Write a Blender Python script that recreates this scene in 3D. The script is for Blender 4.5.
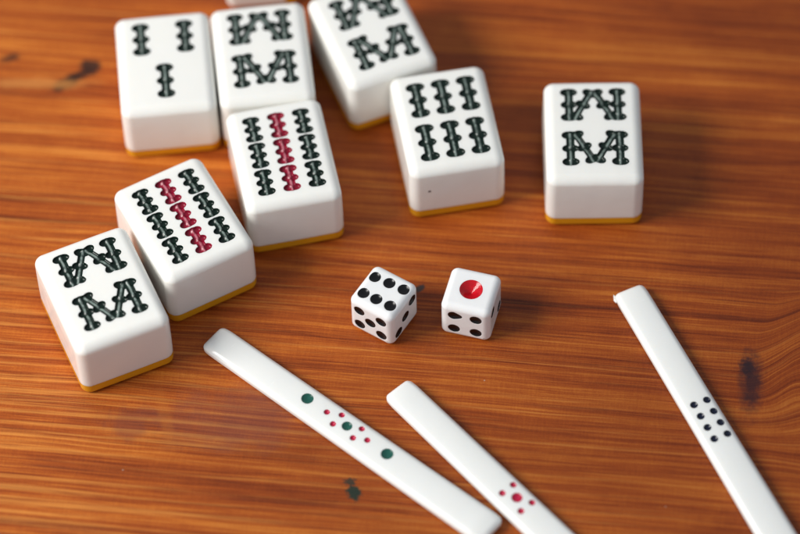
import bpy, math, random
import numpy as np
from mathutils import Matrix, Vector
for o in list(bpy.data.objects): bpy.data.objects.remove(o)
S = bpy.context.scene
COL = S.collection
MM = 0.001
# world origin = point of the tabletop 410 mm in front of the spot under the camera
# ------------------------------------------------------------------ camera
CH, CP, CR, CF = 597.695, 0.96843, -0.033896, 3417.76
cam = bpy.data.cameras.new('camera'); camo = bpy.data.objects.new('camera', cam); COL.objects.link(camo)
cp, sp, cr, sr = math.cos(CP), math.sin(CP), math.cos(CR), math.sin(CR)
fwd = Vector((0, cp, -sp)); up = Vector((0, sp, cp)); rt = Vector((1, 0, 0))
r2 = cr*rt + sr*up; u2 = -sr*rt + cr*up
m = Matrix((r2, u2, -fwd)).transposed().to_4x4(); m.translation = Vector((0, -410, CH))*MM
camo.matrix_world = m
cam.sensor_fit = 'HORIZONTAL'; cam.sensor_width = 36; cam.lens = CF/800*36
cam.clip_start = 0.01; cam.clip_end = 20
cam.dof.use_dof = True; cam.dof.focus_distance = 0.711; cam.dof.aperture_fstop = 6.6
S.camera = camo
# ------------------------------------------------------------------ world + window light
w = bpy.data.worlds.new('World'); S.world = w; w.use_nodes = True
bg = w.node_tree.nodes['Background']; bg.inputs[0].default_value = (0.84, 0.91, 1.0, 1); bg.inputs[1].default_value = 0.40
def area(name, loc, target, size, energy, col):
    l = bpy.data.lights.new(name, 'AREA'); l.shape = 'RECTANGLE'; l.size, l.size_y = size
    l.energy = energy; l.color = col
    o = bpy.data.objects.new(name, l); COL.objects.link(o); o.location = loc
    o.rotation_euler = (Vector(target)-Vector(loc)).to_track_quat('-Z', 'Y').to_euler()
    return o
area('window_light', (-0.62, -0.10, 0.52), (0.0, 0.0, 0), (0.38, 0.34), 7.7, (1.0, 0.97, 0.93))
S.view_settings.view_transform = 'Standard'; S.view_settings.look = 'None'
S.view_settings.exposure = 0.0; S.view_settings.gamma = 1.0
S.render.engine = 'CYCLES'
# ------------------------------------------------------------------ material helpers
class NT:
    def __init__(s, name):
        s.m = bpy.data.materials.new(name); s.m.use_nodes = True; s.t = s.m.node_tree
        s.b = s.t.nodes['Principled BSDF']
    def n(s, typ, **kw):
        x = s.t.nodes.new(typ)
        for k, v in kw.items(): setattr(x, k, v)
        return x
    def _in(s, sock, v):
        if isinstance(v, bpy.types.NodeSocket): s.t.links.new(v, sock)
        elif v is not None:
            if isinstance(v, tuple) and len(v) == 3 and sock.type == 'RGBA': v = v+(1,)
            sock.default_value = v
    def math(s, op, a, b=None, c=None, clamp=False):
        x = s.n('ShaderNodeMath', operation=op, use_clamp=clamp)
        for i, v in enumerate((a, b, c)): s._in(x.inputs[i], v)
        return x.outputs[0]
    def vec(s, x, y, z=0.0):
        c = s.n('ShaderNodeCombineXYZ')
        for i, v in enumerate((x, y, z)): s._in(c.inputs[i], v)
        return c.outputs[0]
    def noise(s, v, scale=1.0, detail=2.0, rough=0.5, dist=0.0, col=False):
        x = s.n('ShaderNodeTexNoise'); s._in(x.inputs['Vector'], v)
        x.inputs['Scale'].default_value = scale; x.inputs['Detail'].default_value = detail
        x.inputs['Roughness'].default_value = rough; x.inputs['Distortion'].default_value = dist
        return x.outputs['Color' if col else 'Fac']
    def sstep(s, v, lo, hi, a=0.0, b=1.0):
        x = s.n('ShaderNodeMapRange', interpolation_type='SMOOTHSTEP'); s._in(x.inputs[0], v)
        for i, q in enumerate((lo, hi, a, b)): x.inputs[i+1].default_value = q
        return x.outputs[0]
    def mix(s, f, a, b, blend='MIX'):
        x = s.n('ShaderNodeMix', data_type='RGBA', blend_type=blend); s._in(x.inputs[0], f); s._in(x.inputs[6], a); s._in(x.inputs[7], b)
        return x.outputs[2]
    def ramp(s, f, stops):
        x = s.n('ShaderNodeValToRGB'); s._in(x.inputs[0], f); e = x.color_ramp.elements
        while len(e) < len(stops): e.new(0.5)
        for k, (p, c) in zip(e, stops): k.position = p; k.color = c+(1,)
        return x.outputs[0]
    def bump(s, h, strength, dist):
        x = s.n('ShaderNodeBump'); s._in(x.inputs['Height'], h); x.inputs['Strength'].default_value = strength
        x.inputs['Distance'].default_value = dist; s.t.links.new(x.outputs[0], s.b.inputs['Normal'])
    def xyz(s):
        t = s.n('ShaderNodeTexCoord'); v = s.n('ShaderNodeVectorMath', operation='SCALE'); s.t.links.new(t.outputs['Object'], v.inputs[0])
        v.inputs['Scale'].default_value = 1000.0
        p = s.n('ShaderNodeSeparateXYZ'); s.t.links.new(v.outputs[0], p.inputs[0])
        return v.outputs[0], p.outputs[0], p.outputs[1], p.outputs[2]

# ------------------------------------------------------------------ wood
def wood():
    q = NT('varnished_wood'); V, X, Y, Z = q.xyz()
    A = math.radians(7.5)
    x = q.math('SUBTRACT', q.math('MULTIPLY', X, math.cos(A)), q.math('MULTIPLY', Y, math.sin(A)))
    y = q.math('ADD', q.math('MULTIPLY', X, math.sin(A)), q.math('MULTIPLY', Y, math.cos(A)))
    wl = q.noise(q.vec(q.math('MULTIPLY', x, .011), q.math('MULTIPLY', y, .030), 3.1), 1, 2, .5)
    y1 = q.math('ADD', y, q.math('MULTIPLY', q.math('SUBTRACT', wl, .5), 3.5))
    ws = q.noise(q.vec(q.math('MULTIPLY', x, .035), q.math('MULTIPLY', y, .12), 8.1), 1, 3, .5)
    y1 = q.math('ADD', y1, q.math('MULTIPLY', q.math('SUBTRACT', ws, .5), .45))
    # knot: grain bends round a centre to the right of the picture
    def radial(cx, cy, ex, r0, r1):
        dx = q.math('SUBTRACT', X, cx); dy = q.math('MULTIPLY', q.math('SUBTRACT', Y, cy), ex)
        d = q.math('SQRT', q.math('ADD', q.math('MULTIPLY', dx, dx), q.math('MULTIPLY', dy, dy)))
        wob = q.noise(q.vec(q.math('MULTIPLY', X, .06), q.math('MULTIPLY', Y, .06), cx), 1, 2, .4)
        d2 = q.math('ADD', d, q.math('MULTIPLY', q.math('SUBTRACT', wob, .5), 4.0))
        return d2, q.sstep(d2, r0, r1, 1.0, 0.0)
    kd, kw = radial(93.0, -34.0, .8, 12.0, 23.0); kw = q.math('MULTIPLY', kw, .30)
    yk = q.math('ADD', q.math('MULTIPLY', q.math('SUBTRACT', 1.0, kw), y1), q.math('MULTIPLY', kw, q.math('SUBTRACT', q.math('MULTIPLY', kd, .42), 42.0)))
    xk = q.math('MULTIPLY', x, q.math('SUBTRACT', 1.0, q.math('MULTIPLY', kw, .6)))
    g = lambda fx, fy, seed: q.vec(q.math('MULTIPLY', xk, fx), q.math('MULTIPLY', yk, fy), seed)
    bands = q.noise(g(.006, .075, 1.0), 1, 3, .55)
    streak = q.noise(g(.008, .42, 5.0), 1, 4, .62)
    fine = q.noise(g(.026, 1.75, 9.0), 1, 6, .74)
    hair = q.noise(g(.075, 3.6, 41.0), 1, 4, .7)
    lines = q.noise(g(.009, .62, 14.0), 1, 6, .68)
    pale = q.noise(g(.009, .75, 33.0), 1, 5, .66)
    pore = q.noise(g(.055, 5.0, 21.0), 1, 3, .6)
    chat = q.noise(q.vec(q.math('MULTIPLY', x, 2.1), q.math('MULTIPLY', y, .28), 2.0), 1, 2, .6)
    grit = q.noise(q.vec(q.math('MULTIPLY', x, 2.6), q.math('MULTIPLY', y, 3.2), 6.0), 1, 2, .6)
    t = q.math('ADD', q.math('MULTIPLY', bands, .50), q.math('MULTIPLY', streak, .74))
    t = q.math('ADD', t, q.math('MULTIPLY', fine, .80))
    t = q.math('ADD', t, q.math('MULTIPLY', q.math('MULTIPLY', chat, q.noise(q.vec(q.math('MULTIPLY', x, .12), q.math('MULTIPLY', y, .12), 51.0), 1, 2, .5)), .22))
    t = q.math('ADD', t, q.math('MULTIPLY', grit, .16))
    t = q.math('ADD', t, q.math('MULTIPLY', pore, .26))
    t = q.math('ADD', t, q.math('MULTIPLY', hair, .36))
    t = q.math('SUBTRACT', t, .985)       # centred near .5
    col = q.ramp(t, [(.16, (.085, .014, .003)), (.34, (.24, .043, .006)), (.50, (.395, .084, .010)), (.64, (.56, .160, .020)), (.86, (.76, .31, .058))])
    dk = q.sstep(lines, .565, .72); pl = q.sstep(q.math('SUBTRACT', q.math('ADD', pale, q.math('MULTIPLY', hair, .25)), q.math('MULTIPLY', q.math('ADD', Y, X), .0006)), .67, .86)
    col = q.mix(q.math('MULTIPLY', pl, q.math('MULTIPLY_ADD', kw, -.30, .55)), col, (.74, .30, .06))
    col = q.mix(q.math('MULTIPLY', dk, q.math('MULTIPLY_ADD', kw, -.5, .52)), col, (.080, .014, .006))
    pr = q.sstep(pore, .63, .74)
    col = q.mix(q.math('MULTIPLY', pr, .30), col, (.10, .030, .014))
    # blemishes of the board itself
    def spot(cx, cy, rx, ry, ang=0.0, rag=.8, nf=.35, soft=.35, seed=0.0):
        c, s_ = math.cos(math.radians(ang)), math.sin(math.radians(ang))
        dx = q.math('SUBTRACT', X, cx); dy = q.math('SUBTRACT', Y, cy)
        a = q.math('DIVIDE', q.math('ADD', q.math('MULTIPLY', dx, c), q.math('MULTIPLY', dy, s_)), rx)
        b = q.math('DIVIDE', q.math('SUBTRACT', q.math('MULTIPLY', dy, c), q.math('MULTIPLY', dx, s_)), ry)
        d = q.math('SQRT', q.math('ADD', q.math('MULTIPLY', a, a), q.math('MULTIPLY', b, b)))
        n_ = q.noise(q.vec(q.math('MULTIPLY', X, nf), q.math('MULTIPLY', Y, nf), seed+30.0), 1, 3, .6)
        d = q.math('ADD', d, q.math('MULTIPLY', q.math('SUBTRACT', n_, .5), rag*2))
        return q.sstep(d, 1-soft, 1+soft, 1.0, 0.0)
    def put(col, mask, c, k): return q.mix(q.math('MULTIPLY', mask, k), col, c)
    heart_glare = q.math('ADD', q.noise(q.vec(q.math('MULTIPLY', x, .012), q.math('MULTIPLY', y, .03), 77.0), 1, 2, .5), q.math('ADD', q.math('MULTIPLY', X, .0035), q.math('MULTIPLY', Y, -.0022)))  # board's own darker tone towards the right; far side paler, glare put into colour
    col = q.mix(q.sstep(heart_glare, .34, .85, 0.0, .78), col, (.50, .40, .38), 'MULTIPLY')
    # resin crack at the far left
    col = put(col, spot(-72.4, 53.4, 3.6, 1.5, 35, .7, .5, .4, 1), (.018, .010, .008), .93)
    col = put(col, spot(-67.0, 57.6, 2.0, 2.3, 60, .8, .5, .4, 2), (.02, .012, .010), .9)
    col = put(col, spot(-69.6, 55.2, 3.0, 1.2, 25, .8, .5, .4, 9), (.03, .012, .008), .85)
    col = put(col, spot(-85.0, 61.0, 2.6, 1.0, 20, .9, .5, .5, 3), (.05, .018, .010), .8)
    col = put(col, spot(-79.0, 53.5, 11.0, 1.3, -3, .7, .3, .6, 4), (.62, .25, .06), .55)
    # bruised violet patch in front of the left tile
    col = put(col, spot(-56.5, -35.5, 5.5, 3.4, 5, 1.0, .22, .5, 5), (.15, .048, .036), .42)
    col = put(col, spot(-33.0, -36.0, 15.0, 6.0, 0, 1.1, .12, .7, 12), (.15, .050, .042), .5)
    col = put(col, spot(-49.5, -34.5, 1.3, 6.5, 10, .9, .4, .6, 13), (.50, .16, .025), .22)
    # ink spots
    col = put(col, spot(-10.9, -54.2, 1.35, 1.75, 15, 1.1, .9, .3, 6), (.010, .030, .022), .95)
    col = put(col, spot(-11.7, -51.6, 1.2, .8, 0, 1.3, 1.5, .35, 7), (.015, .03, .022), .85)
    col = put(col, spot(3.95, -4.7, 1.15, .75, 35, .5, .9, .35, 8), (.035, .032, .032), .95)
    for dx_, dy_, rr_ in ((16.7, -28.3, .17), (-58, -47, .18), (52, -60, .14)):
        col = put(col, spot(dx_, dy_, rr_, rr_*.8, 20, .4, 2.0, .4, 14), (.50, .40, .32), .6)
    # dark heart of the knot
    col = put(col, spot(71.8, -31.0, 2.1, 6.4, -6, .8, .5, .7, 10), (.035, .011, .012), .93)
    col = put(col, spot(71.3, -27.0, 1.5, 2.0, 0, 1.2, 1.1, .7, 11), (.02, .010, .014), .85)
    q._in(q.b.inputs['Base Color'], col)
    rgh = q.math('ADD', .27, q.math('MULTIPLY', fine, .22))
    q._in(q.b.inputs['Roughness'], rgh)
    q.b.inputs['Specular IOR Level'].default_value = .27
    hh = q.math('ADD', q.math('MULTIPLY', fine, .9), q.math('MULTIPLY', chat, .35))
    hh = q.math('ADD', hh, q.math('MULTIPLY', grit, .35))
    hh = q.math('ADD', hh, q.math('MULTIPLY', pore, .35))
    hh = q.math('SUBTRACT', hh, q.math('MULTIPLY', dk, .35))
    q.bump(hh, .40, .00022)
    return q.m

def acrylic(name, base, sss=.35, radius=(1, .9, .8), rough=.2, speck=None, mott=.03):
    q = NT(name); V, X, Y, Z = q.xyz()
    oi = q.n('ShaderNodeObjectInfo'); off = q.n('ShaderNodeVectorMath', operation='ADD'); q._in(off.inputs[0], V)
    q._in(off.inputs[1], q.vec(q.math('MULTIPLY', oi.outputs['Random'], 300.0), 0.0, 0.0)); U = off.outputs[0]
    n_ = q.noise(U, .12, 3, .5); n2 = q.noise(U, 1.4, 3, .6)
    c = q.mix(q.math('MULTIPLY', n_, mott*6), base, (base[0]*.95, base[1]*.92, base[2]*.84))
    dirt = q.sstep(q.noise(U, 1.9, 3, .6), .715, .79, 0, .35)
    c = q.mix(dirt, c, (base[0]*.55, base[1]*.48, base[2]*.38))
    scr = q.noise(q.vec(q.math('MULTIPLY', X, 2.2), q.math('MULTIPLY', Y, .25), q.math('ADD', q.math('MULTIPLY', Z, .9), oi.outputs['Random'])), 1, 3, .6)
    if speck:
        for (px, py, pz, r_) in speck:
            d = q.n('ShaderNodeVectorMath', operation='DISTANCE'); q._in(d.inputs[0], V); d.inputs[1].default_value = (px, py, pz)
            dd = q.math('ADD', d.outputs['Value'], q.math('MULTIPLY', q.math('SUBTRACT', q.noise(V, 3.0, 2), .5), r_*.9))
            c = q.mix(q.sstep(dd, r_*.7, r_*1.1, .9, 0.), c, (.02, .02, .02))
    q._in(q.b.inputs['Base Color'], c)
    q._in(q.b.inputs['Roughness'], q.math('ADD', rough-.07, q.math('ADD', q.math('MULTIPLY', n2, .1), q.sstep(scr, .5, .75, 0, .09))))
    q.b.inputs['Subsurface Weight'].default_value = sss
    q.b.inputs['Subsurface Radius'].default_value = radius; q.b.inputs['Subsurface Scale'].default_value = .0018
    q.b.inputs['IOR'].default_value = 1.49
    q.bump(n_, .12, .0012)
    return q.m

def paint(name, base, ridge=None, rough=.16):
    q = NT(name); V, X, Y, Z = q.xyz()
    oi = q.n('ShaderNodeObjectInfo'); off = q.n('ShaderNodeVectorMath', operation='ADD'); q._in(off.inputs[0], V)
    q._in(off.inputs[1], q.vec(q.math('MULTIPLY', oi.outputs['Random'], 300.0), 0.0, 0.0)); V = off.outputs[0]
    n_ = q.noise(V, 1.6, 3, .6)
    c = q.mix(n_, base, tuple(v*.55 for v in base))
    if ridge:
        at = q.n('ShaderNodeAttribute', attribute_name='ridge')
        f = q.math('MULTIPLY', at.outputs['Fac'], q.sstep(q.noise(V, 1.1, 2, .5), .30, .60, .35, 1.0))
        c = q.mix(f, c, ridge)
    q._in(q.b.inputs['Base Color'], c)
    q._in(q.b.inputs['Roughness'], q.math('ADD', rough, q.math('MULTIPLY', n_, .12)))
    q.b.inputs['Specular IOR Level'].default_value = .34
    q.bump(q.noise(V, 4.0, 2), .25, .0001)
    return q.m
M = dict(
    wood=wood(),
    white=acrylic('white_resin', (.875, .87, .83)),
    white_speck=acrylic('white_resin_with_speck', (.875, .87, .83), speck=[(-6.2, -13.6, 9.6, .38)]),
    amber=acrylic('amber_resin', (.74, .35, .012), sss=.4, radius=(1, .6, .15)),
    stick=acrylic('milky_stick_resin', (.84, .85, .83), rough=.22),
    die=acrylic('white_die_resin', (.86, .865, .87), sss=.25, rough=.16, speck=[(4.1, -5.0, 1.5, .33), (4.3, 3.6, 9.9, .3)]),
    green=paint('green_black_paint', (.004, .016, .010), (.25, .31, .28)),
    red=paint('crimson_paint', (.30, .006, .030), (.55, .20, .24)),
    black=paint('black_paint', (.006, .006, .007)),
    blue=paint('ink_blue_paint', (.006, .010, .030)),
    teal=paint('teal_green_paint', (.018, .115, .088)),
    rose=paint('rose_red_paint', (.58, .014, .065)),
    scarlet=paint('scarlet_paint', (.66, .008, .018), rough=.05),
)
# ------------------------------------------------------------------ mesh helpers
def mesh(name, V, F, mat, smooth=True, attr=None):
    me = bpy.data.meshes.new(name); me.from_pydata([tuple(v) for v in np.asarray(V)*MM], [], [list(map(int, f)) for f in F])
    me.materials.append(mat)
    if smooth: me.polygons.foreach_set('use_smooth', [True]*len(me.polygons))
    if attr is not None:
        a = me.attributes.new('ridge', 'FLOAT', 'POINT'); a.data.foreach_set('value', np.asarray(attr, dtype=np.float32))
    me.validate(); me.update(); return me
def obj(name, me, parent=None):
    o = bpy.data.objects.new(name, me); COL.objects.link(o)
    if parent: o.parent = parent
    return o
def lines(half, r, n, K=6, mid=None):
    i = half-r
    inner = np.linspace(-i, i, n+1) if mid is None else np.array(mid)
    b = r*np.tan(np.linspace(0, math.pi/4, K+1)[1:])
    return np.concatenate([-i-b[::-1], inner, i+b])
AX = {'top': (0, 1, 2, 1), 'bottom': (0, 1, 2, -1), 'front': (0, 2, 1, -1), 'back': (0, 2, 1, 1), 'right': (1, 2, 0, 1), 'left': (1, 2, 0, -1)}
def rounded_box(dim, r, L, post=None, disp={}):
    """dim: size; L: three arrays of grid lines; disp[face](a, b) -> depth in mm. returns verts, quads and the face grids"""
    half = np.array(dim)/2.; V = []; Q = []; G = {}; base = 0
    for face, (i, j, k, sg) in AX.items():
        a, b = np.meshgrid(L[i], L[j], indexing='ij'); P = np.zeros(a.shape+(3,))
        P[..., i] = a; P[..., j] = b; P[..., k] = sg*half[k]
        c = np.clip(P, -(half-r), half-r); d = P-c; d /= np.linalg.norm(d, axis=-1, keepdims=True)
        R = c+r*d
        if post is not None: R = post(R)
        if face in disp: R[..., k] -= sg*disp[face](a, b)
        G[face] = (a, b, R.copy())
        n0, n1 = a.shape; idx = np.arange(n0*n1).reshape(n0, n1)+base; base += n0*n1
        q = np.stack([idx[:-1, :-1], idx[1:, :-1], idx[1:, 1:], idx[:-1, 1:]], -1).reshape(-1, 4)
        flip = (sg < 0) ^ (face in ('front', 'back'))
        if flip: q = q[:, ::-1]
        V.append(R.reshape(-1, 3)); Q.append(q)
    V = np.concatenate(V); Q = np.concatenate(Q)
    key, inv = np.unique(np.round(V, 4), axis=0, return_inverse=True); inv = inv.reshape(-1)
    return key, inv[Q], G
def cap_below(V, Q, zcut, keep_above):
    """split the quads at the grid line z=zcut and close the cut with one face"""
    zc = V[Q][:, :, 2].mean(1); F = Q[zc > zcut] if keep_above else Q[zc < zcut]
    on = np.where(np.abs(V[:, 2]-zcut) < 2e-3)[0]
    ang = np.arctan2(V[on, 1], V[on, 0]); o = on[np.argsort(ang)]
    loop = list(o[::-1]) if keep_above else list(o)
    used = np.unique(F.reshape(-1)); remap = -np.ones(len(V), int); remap[used] = np.arange(len(used))
    return np.concatenate([V[used], V[loop]]), [list(remap[f]) for f in F]+[list(range(len(used), len(used)+len(loop)))]
def clip_paint(G, face, sd, off=.016, attr=None, ids=None, nid=1):
    """the painted sheet: the part of a face grid where sd<0, lifted by off; one mesh per id"""
    a, b, R = G[face]; i, j, k, sg = AX[face]
    R = R.copy(); R[..., k] += sg*off
    n0, n1 = sd.shape; out = [([], [], []) for _ in range(nid)]; maps = [dict() for _ in range(nid)]
    neg = sd < 0
    cell = neg[:-1, :-1] | neg[1:, :-1] | neg[1:, 1:] | neg[:-1, 1:]
    at = attr if attr is not None else np.zeros_like(sd)
    flip = (sg < 0) ^ (face in ('front', 'back'))
    for u, v in zip(*np.where(cell)):
        quad = [(u, v), (u+1, v), (u+1, v+1), (u, v+1)]
        gid = 0 if ids is None else int(ids[u, v])
        Vs, Fs, As = out[gid]; mp = maps[gid]
        for tri in ((quad[0], quad[1], quad[2]), (quad[0], quad[2], quad[3])):
            poly = []
            for e in range(3):
                p, q_ = tri[e], tri[(e+1) % 3]; sp_, sq = sd[p], sd[q_]
                if sp_ < 0: poly.append((p, p, 0.0))
                if (sp_ < 0) != (sq < 0):
                    (p2, q2) = (p, q_) if p < q_ else (q_, p)
                    poly.append((p2, q2, float(sd[p2]/(sd[p2]-sd[q2]))))
            if len(poly) < 3: continue
            f = []
            for p, q_, t in poly:
                kk = (p, q_)
                if kk not in mp:
                    mp[kk] = len(Vs); Vs.append(R[p]*(1-t)+R[q_]*t); As.append(at[p]*(1-t)+at[q_]*t)
                f.append(mp[kk])
            Fs.append(f[::-1] if flip else f)
    return out
def sm(x, lo, hi):
    t = np.clip((x-lo)/(hi-lo), 0, 1); return t*t*(3-2*t)
def smin(a, b, k):
    h = np.clip(.5+.5*(b-a)/k, 0, 1); return b*(1-h)+a*h-k*h*(1-h)
# ------------------------------------------------------------------ mahjong tiles
TW, TL, TH, TR = 20.5, 27.0, 16.4, 2.15
def bamboo(X, Y, p0, p1, nw, wr=.80, nh=.78, ridge_w=.23, nodes=(0, .5, 1)):
    """carved bamboo stalk from p0 to p1: signed distance, depth, ridge"""
    p0 = np.array(p0, float); p1 = np.array(p1, float); d = p1-p0; Ln = np.hypot(*d); d /= Ln
    s = (X-p0[0])*d[0]+(Y-p0[1])*d[1]; t = -(X-p0[0])*d[1]+(Y-p0[1])*d[0]
    sc = np.clip(s, nh, Ln-nh)
    sd = np.hypot(np.maximum(np.abs(s-Ln/2)-(Ln/2-nh), 0), t)-wr
    pits = np.zeros_like(X)
    for f in nodes:
        s0 = nh+(Ln-2*nh)*f; hn = nh*(1.0 if f != .5 else .95); a = nw/2-hn; a = a if f != .5 else a*.94
        dn = np.hypot(np.maximum(np.abs(t)-a, 0), (s-s0)*(1+.10*np.abs(t)/a))-hn
        sd = smin(sd, dn, .16)
        for sg in (-1, 1):
            q = np.hypot(t-sg*a*.98, s-s0)/(hn*.95)
            pits = np.maximum(pits, np.clip(1-q*q, 0, 1)*.34)
    D = .40*sm(-sd, 0.0, .34)+pits*sm(-sd, 0, .2)
    gap = np.zeros_like(X)
    for f in (.5,):
        s0 = nh+(Ln-2*nh)*f; gap = np.maximum(gap, np.exp(-((s-s0)/.30)**2)*.95)
    al = sm(s, .15, .55)*sm(Ln-s, .15, .55)*(1-gap)
    rd = np.exp(-(np.abs(t)/ridge_w)**3)*al
    D = D-.07*np.exp(-(t/(ridge_w*1.25))**2)*al*sm(-sd, 0, .3)
    return sd, D, rd
def tile_layout(kind):
    if kind == 'three':
        L_ = [((-4.75, 11.3), (-4.75, 2.3)), ((4.75, 11.3), (4.75, 2.3)), ((-.2, -.3), (-.2, -9.6))]; return [(a, b, 3.9, 'green') for a, b in L_]
    if kind == 'six':
        return [((x, y0), (x, y1), 4.15, 'green') for y0, y1 in ((10.9, 1.45), (-.35, -10.1)) for x in (-5.2, .25, 5.7)]
    if kind == 'nine':
        return [((x, y0), (x, y0-6.8), 3.8, 'red' if x == .2 else 'green') for y0 in (11.1, 4.05, -3.1) for x in (-5.2, .2, 5.6)]
    e = [((-5.0, 11.5), (-5.0, 2.7)), ((5.35, 11.5), (5.35, 2.7)), ((.05, 11.0), (-4.1, 3.1)), ((.25, 11.0), (4.4, 3.1)),
         ((-5.0, .05), (-5.0, -9.0)), ((5.45, .05), (5.45, -9.0)), ((-4.2, -.1), (.1, -8.2)), ((4.6, -.1), (.3, -8.2))]
    return [(a, b, 3.7 if n % 4 < 2 else 3.5, 'green') for n, (a, b) in enumerate(e)]
def tile_meshes(kind, ox=0.0, oy=0.0):
    marks = [((a[0]+ox, a[1]-.45+oy), (b[0]+ox, b[1]-.45+oy), w_, c) for a, b, w_, c in tile_layout(kind)]; step = .105
    mx, my = TW/2-TR, TL/2-TR
    gx = np.linspace(-mx, mx, int(2*mx/step)+1); gy = np.linspace(-my, my, int(2*my/step)+1)
    zi = TH/2-TR; gz = np.array([-zi, -zi+.55, -2, 2, zi]); ZC = -TH/2+3.0
    gz = np.array(sorted([-zi, ZC, -1.5, 2.5, zi]))
    L = [lines(TW/2, TR, 0, 6, gx), lines(TL/2, TR, 0, 6, gy), lines(TH/2, TR, 0, 6, gz)]
    def post(R):
        x, y, z = R[..., 0].copy(), R[..., 1].copy(), R[..., 2].copy()
        low = z < -TH/2+3.0
        z = np.where(z < -TH/2+TR, -TH/2+(z+TH/2)*.45, np.where(low, -TH/2+.9+(z+TH/2-2.0)*2.1, z))
        topw = sm(z, TH/2-TR, TH/2)
        R[..., 2] = z-topw*.34*((x/10)**2*.5+(y/13)**2*.5)
        bul = .16*np.cos(np.clip((z+1)/9, -1, 1)*math.pi/2)
        R[..., 0] = x*(1+bul/10*np.cos(np.clip(y/13, -1, 1)*1.2)); R[..., 1] = y*(1+bul/13*np.cos(np.clip(x/10, -1, 1)*1.2))
        return R
    cache = {}
    def field(a, b):
        res = [bamboo(a, b, p0, p1, nw, wr=(.86 if kind != 'eight' or n % 4 < 2 else .80)*(nw/3.5),
                      nh=(1.16 if kind in ('three', 'six') else 1.06 if kind == 'eight' else .97)) for n, (p0, p1, nw, c) in enumerate(marks)]
        sds = np.stack([r[0] for r in res]); D = np.stack([r[1] for r in res]); rd = np.stack([r[2] for r in res])
        ok = (np.abs(a) < mx+.01) & (np.abs(b) < my+.01)
        cache['sd'] = sds; cache['rd'] = rd
        return np.where(ok, D.max(0), 0)
    V, Q, G = rounded_box((TW, TL, TH), TR, L, post, {'top': field})
    V = V+[0, 0, TH/2]
    for k in G: G[k][2][..., 2] += TH/2
    zc = ZC+TH/2
    Vb, Fb = cap_below(V, Q, zc, True); Vy, Fy = cap_below(V, Q, zc, False)
    wm = M['white_speck'] if kind == 'six' else M['white']
    sds = cache['sd']; U = sds.min(0); rd = cache['rd']
    # the ridge of the stalk nearest to each point; where stalks cross keep the strongest
    rr = np.where(sds < .02, rd, 0).max(0)
    ids = sds.argmin(0)
    cid = ids[:-1, :-1]
    parts = clip_paint(G, 'top', U+.03, attr=rr, ids=cid, nid=len(marks))
    res = [('tile_body', mesh('tile_body', Vb, Fb, wm), None), ('back_layer', mesh('back_layer', Vy, Fy, M['amber']), None)]
    for (p0, p1, nw, c), (vs, fs, at) in zip(marks, parts):
        lab = 'crimson carved bamboo stalk in the middle column' if c == 'red' else None
        res.append(('bamboo_mark', mesh('bamboo_mark', np.array(vs), fs, M[c], attr=at), lab))
    return res
def thing(name, label, cat, loc, rz, group=None):
    o = bpy.data.objects.new(name, None); COL.objects.link(o); o.empty_display_size = .01
    o.location = (loc[0]*MM, loc[1]*MM, (loc[2] if len(loc) > 2 else 0)*MM); o.rotation_euler = (0, 0, math.radians(rz))
    o['label'] = label; o['category'] = cat
    if group: o['group'] = group
    return o
# ------------------------------------------------------------------ tabletop
def tabletop():
    x0, x1, y0, y1, t = -330, 330, -260, 260, 24
    L = [lines(330, 3, 10), lines(260, 3, 10), lines(12, 3, 2)]
    V, Q, G = rounded_box((660, 520, 24), 3, L)
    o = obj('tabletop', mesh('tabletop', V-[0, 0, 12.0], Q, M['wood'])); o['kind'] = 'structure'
    return o
tabletop()
# ------------------------------------------------------------------ place the tiles
GT = 'mahjong tiles on the wooden table'
protos = {}
TILES = [  # kind, x, y, rot, label
    ('three', -49.2, 45.9, 4.3, 'white mahjong tile with just three dark green bamboo marks, two above one'),
    ('eight', -28.23, 47.63, 5.2, 'white tile with eight green bamboos, directly behind a nine-bamboo tile'),
    ('eight', -4.4, 52.8, 20.3, 'white tile with eight green bamboos, cut off by the top edge, behind the six-bamboo tile'),
    ('six', 11.0, 27.9, 8.3, 'white mahjong tile with six dark green bamboo marks in two rows of three'),
    ('eight', 42.0, 23.5, -1.5, 'white tile with eight green bamboos standing alone on the right'),
    ('nine', -23.9, 20.3, 10.2, 'nine-bamboo tile with a red middle column, touching the tile behind it'),
    ('nine', -45.0, 4.5, 26.9, 'nine-bamboo tile with a red middle column, leaning against the nearest left tile'),
    ('eight', -61.8, -12.6, 22.2, 'white tile with eight green bamboos nearest the viewer at the left edge'),
]
for kind, x, y, rz, lab in TILES:
    t = thing('mahjong_tile', lab, 'mahjong tile', (x, y), rz, GT)
    key = (kind, x) if (kind == 'eight' and -6 < x < 0) else kind      # this one was engraved a little lower on its face
    if key not in protos: protos[key] = tile_meshes(kind, .35, -.7) if key != kind else tile_meshes(kind)
    for nm, me, pl in protos[key]:
        o = obj(nm, me, t)
        if pl: o['label'] = pl
# the tile lying on its side behind the others, cut off by the top edge of the picture
t = thing('mahjong_tile', 'blurred tile lying on its side at the top edge, amber back layer facing right', 'mahjong tile', (0, 0), 0, GT)
t.matrix_world = Matrix.Translation(Vector((-21.3, 86.3, 10.4))*MM) @ Matrix.Rotation(math.radians(3), 4, 'Z') @ Matrix.Rotation(math.radians(-90), 4, 'Y')
for nm, me, pl in protos['three']: obj(nm, me, t)
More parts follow.
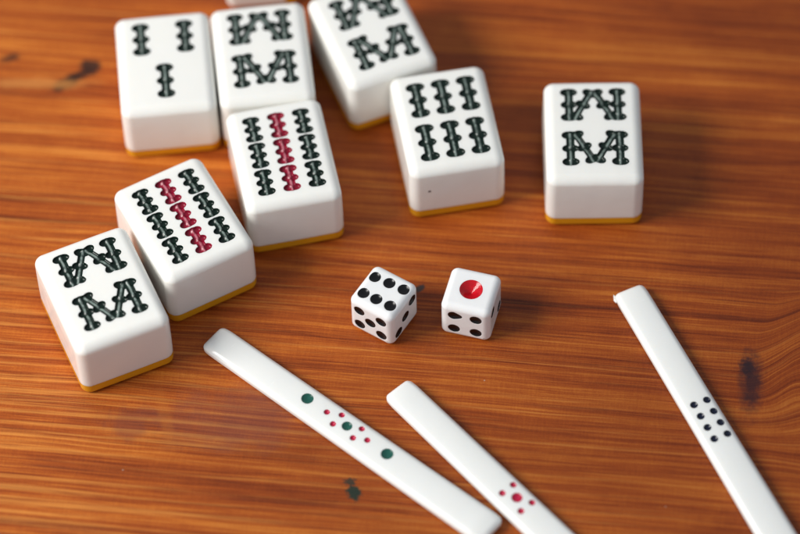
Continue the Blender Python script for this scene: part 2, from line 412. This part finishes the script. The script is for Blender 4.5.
# ------------------------------------------------------------------ dice
DW, DR = 10.65, 1.5
PIPS = {1: [(0, 0)], 2: [(-.24, .24), (.24, -.24)], 3: [(-.25, -.25), (0, 0), (.25, .25)], 4: [(-.22, -.22), (.22, -.22), (-.22, .22), (.22, .22)],
        5: [(-.25, -.23), (.25, -.23), (-.25, .23), (.25, .23), (0, 0)], 6: [(-.32, .19), (0, .215), (.32, .235), (-.305, -.245), (-.015, -.235), (.30, -.225)]}
def die(faces, loc, rz, label):
    t = thing('die', label, 'die', loc, rz, 'dice in the middle of the table')
    L = [lines(DW/2, DR, 76, 7)]*3; disp = {}; sdf = {}
    i_ = DW/2-DR
    for f, n in faces.items():
        def fn(a, b, n=n, f=f):
            D = np.zeros_like(a); rp = 2.45 if n == 1 else 1.30; SD = []
            for (u, v) in PIPS[n]:
                dx, dy = a-u*DW, b-v*DW
                if n == 4 and f == 'front' and u < 0 and v > 0: dx = np.where(dx > 0, dx*.72, dx); dy = np.where(a-u*DW > 0, dy*(1+.35*np.clip((a-u*DW)/1.2, 0, 1)), dy)
                d = np.hypot(dx, dy); SD.append(d-rp)
                if n == 1: D += np.clip(1-d/rp, 0, 1)*1.6
                else: D += .50*np.clip(1-(d/rp)**2, 0, 1)**.8
            sdf[f] = SD; return D
        disp[f] = fn
    V, Q, G = rounded_box((DW, DW, DW), DR, L, None, disp)
    obj('die_body', mesh('die_body', V+[0, 0, DW/2], Q, M['die']), t)
    for f, n in faces.items():
        for sd in sdf[f]:
            vs, fs, at = clip_paint(G, f, sd+.02)[0]
            vs = np.array(vs)+[0, 0, DW/2]
            o = obj('pip', mesh('pip', vs, fs, M['scarlet' if n == 1 else 'black']), t)
            if n == 1: o['label'] = 'large red conical pip'
die({'top': 6, 'front': 5, 'right': 3, 'bottom': 1, 'back': 2, 'left': 4}, (-3.6, -12.2), math.degrees(-.594), 'small white die showing six black pips on top')
die({'top': 1, 'front': 4, 'right': 2, 'bottom': 6, 'back': 3, 'left': 5}, (14.6, -12.6), math.degrees(-.296), 'small white die showing one large red pip on top')
# ------------------------------------------------------------------ counting sticks
def stick(dots, cx, cy, ang, label, W=7.3, Ln=73.0, dn=.4, dl=0.0, burr=False):
    """long axis along local x; dots: (s, n, r, material)"""
    H, r = 2.9, 1.15
    a_ = math.radians(ang); cx += math.sin(a_)*dn; cy -= math.cos(a_)*dn; cx += math.cos(a_)*dl; cy += math.sin(a_)*dl; dots = [(s_-dl, n_+dn, rp, mt) for s_, n_, rp, mt in dots]
    t = thing('counting_stick', label, 'counting stick', (cx, cy), ang, 'scoring sticks on the table')
    smax = max(abs(d[0]) for d in dots)+2; i = Ln/2-r
    mid = np.concatenate([np.linspace(-i, -smax, 24)[:-1], np.linspace(-smax, smax, int(2*smax/.10)), np.linspace(smax, i, 24)[1:]])
    L = [lines(Ln/2, r, 0, 6, mid), lines(W/2, r, 42, 6), lines(H/2, r, 2, 6)]
    def post(R):
        x, y, z = R[..., 0].copy(), R[..., 1].copy(), R[..., 2].copy()
        tw = sm(z, 0, H/2)
        R[..., 2] = z-tw*(.42*(np.abs(y)/(W/2))**2.2)-tw*.35*sm(np.abs(x), Ln/2-3.5, Ln/2)
        R[..., 1] = y*(1+.045*x/(Ln/2))*(1-.05*sm(np.abs(x), Ln/2-2.5, Ln/2))
        R[..., 2] += 0
        return R
    rec = {}
    def fn(a, b):
        D = np.zeros_like(a); rec['sd'] = []
        for s_, n_, rp, mt in dots:
            d = np.hypot(a-s_, b-n_); D += (.42 if rp > .6 else .26)*np.clip(1-(d/rp)**2, 0, 1); rec['sd'].append(d-rp)
        return D
    V, Q, G = rounded_box((Ln, W, H), r, L, post, {'top': fn})
    obj('stick_body', mesh('stick_body', V+[0, 0, H/2], Q, M['stick']), t)
    for (s_, n_, rp, mt), sd in zip(dots, rec['sd']):
        vs, fs, at = clip_paint(G, 'top', sd+.015, off=.012)[0]
        obj('dot', mesh('dot', np.array(vs)+[0, 0, H/2], fs, M[mt]), t)
    if burr:
        V, Q, G = rounded_box((1.8, 1.2, .6), .2, [lines(.9, .2, 6), lines(.6, .2, 5), lines(.3, .2, 2)])
        V[:, 0] += .22*np.sin(V[:, 1]*5.1+1)*(V[:, 0] < 0); V[:, 1] *= 1-.35*(V[:, 0] < -.4)
        V = V*[1, 1, 1]; V[:, 1] += .25*V[:, 0]**2
        obj('moulding_burr', mesh('moulding_burr', V+[-Ln/2+.55, -W/2+.55, .75], Q, M['stick']), t)
    return t
rd = lambda lst, r, m: [(a, b, r, m) for a, b in lst]
stick(rd([(-10.65, 0), (10.65, 0)], 1.3, 'teal')+rd([(0, 0)], 1.12, 'teal')+rd([(-5.4, 0), (5.4, 0), (-2.6, 1.42), (-2.6, -1.42), (2.75, 1.42), (2.75, -1.42)], .66, 'rose'),
      -11.94, -40.07, -41.1, 'white scoring stick with three green dots and six small red dots', Ln=75.0, dl=.9)
stick(rd([(0, 0)], 1.15, 'rose')+rd([(-2.75, 1.5), (-2.75, -1.5), (2.85, 1.5), (2.85, -1.5)], .70, 'rose'),
      22.0, -58.4, -50.4, 'white scoring stick with five red dots, running off the lower edge')
stick(rd([(s_, n_) for s_ in (-4.5, -1.5, 1.5, 4.5) for n_ in (-1.5, 1.5)], .82, 'blue'),
      62.45, -41.35, -67.0, 'white scoring stick with eight black dots, on the right', burr=True)
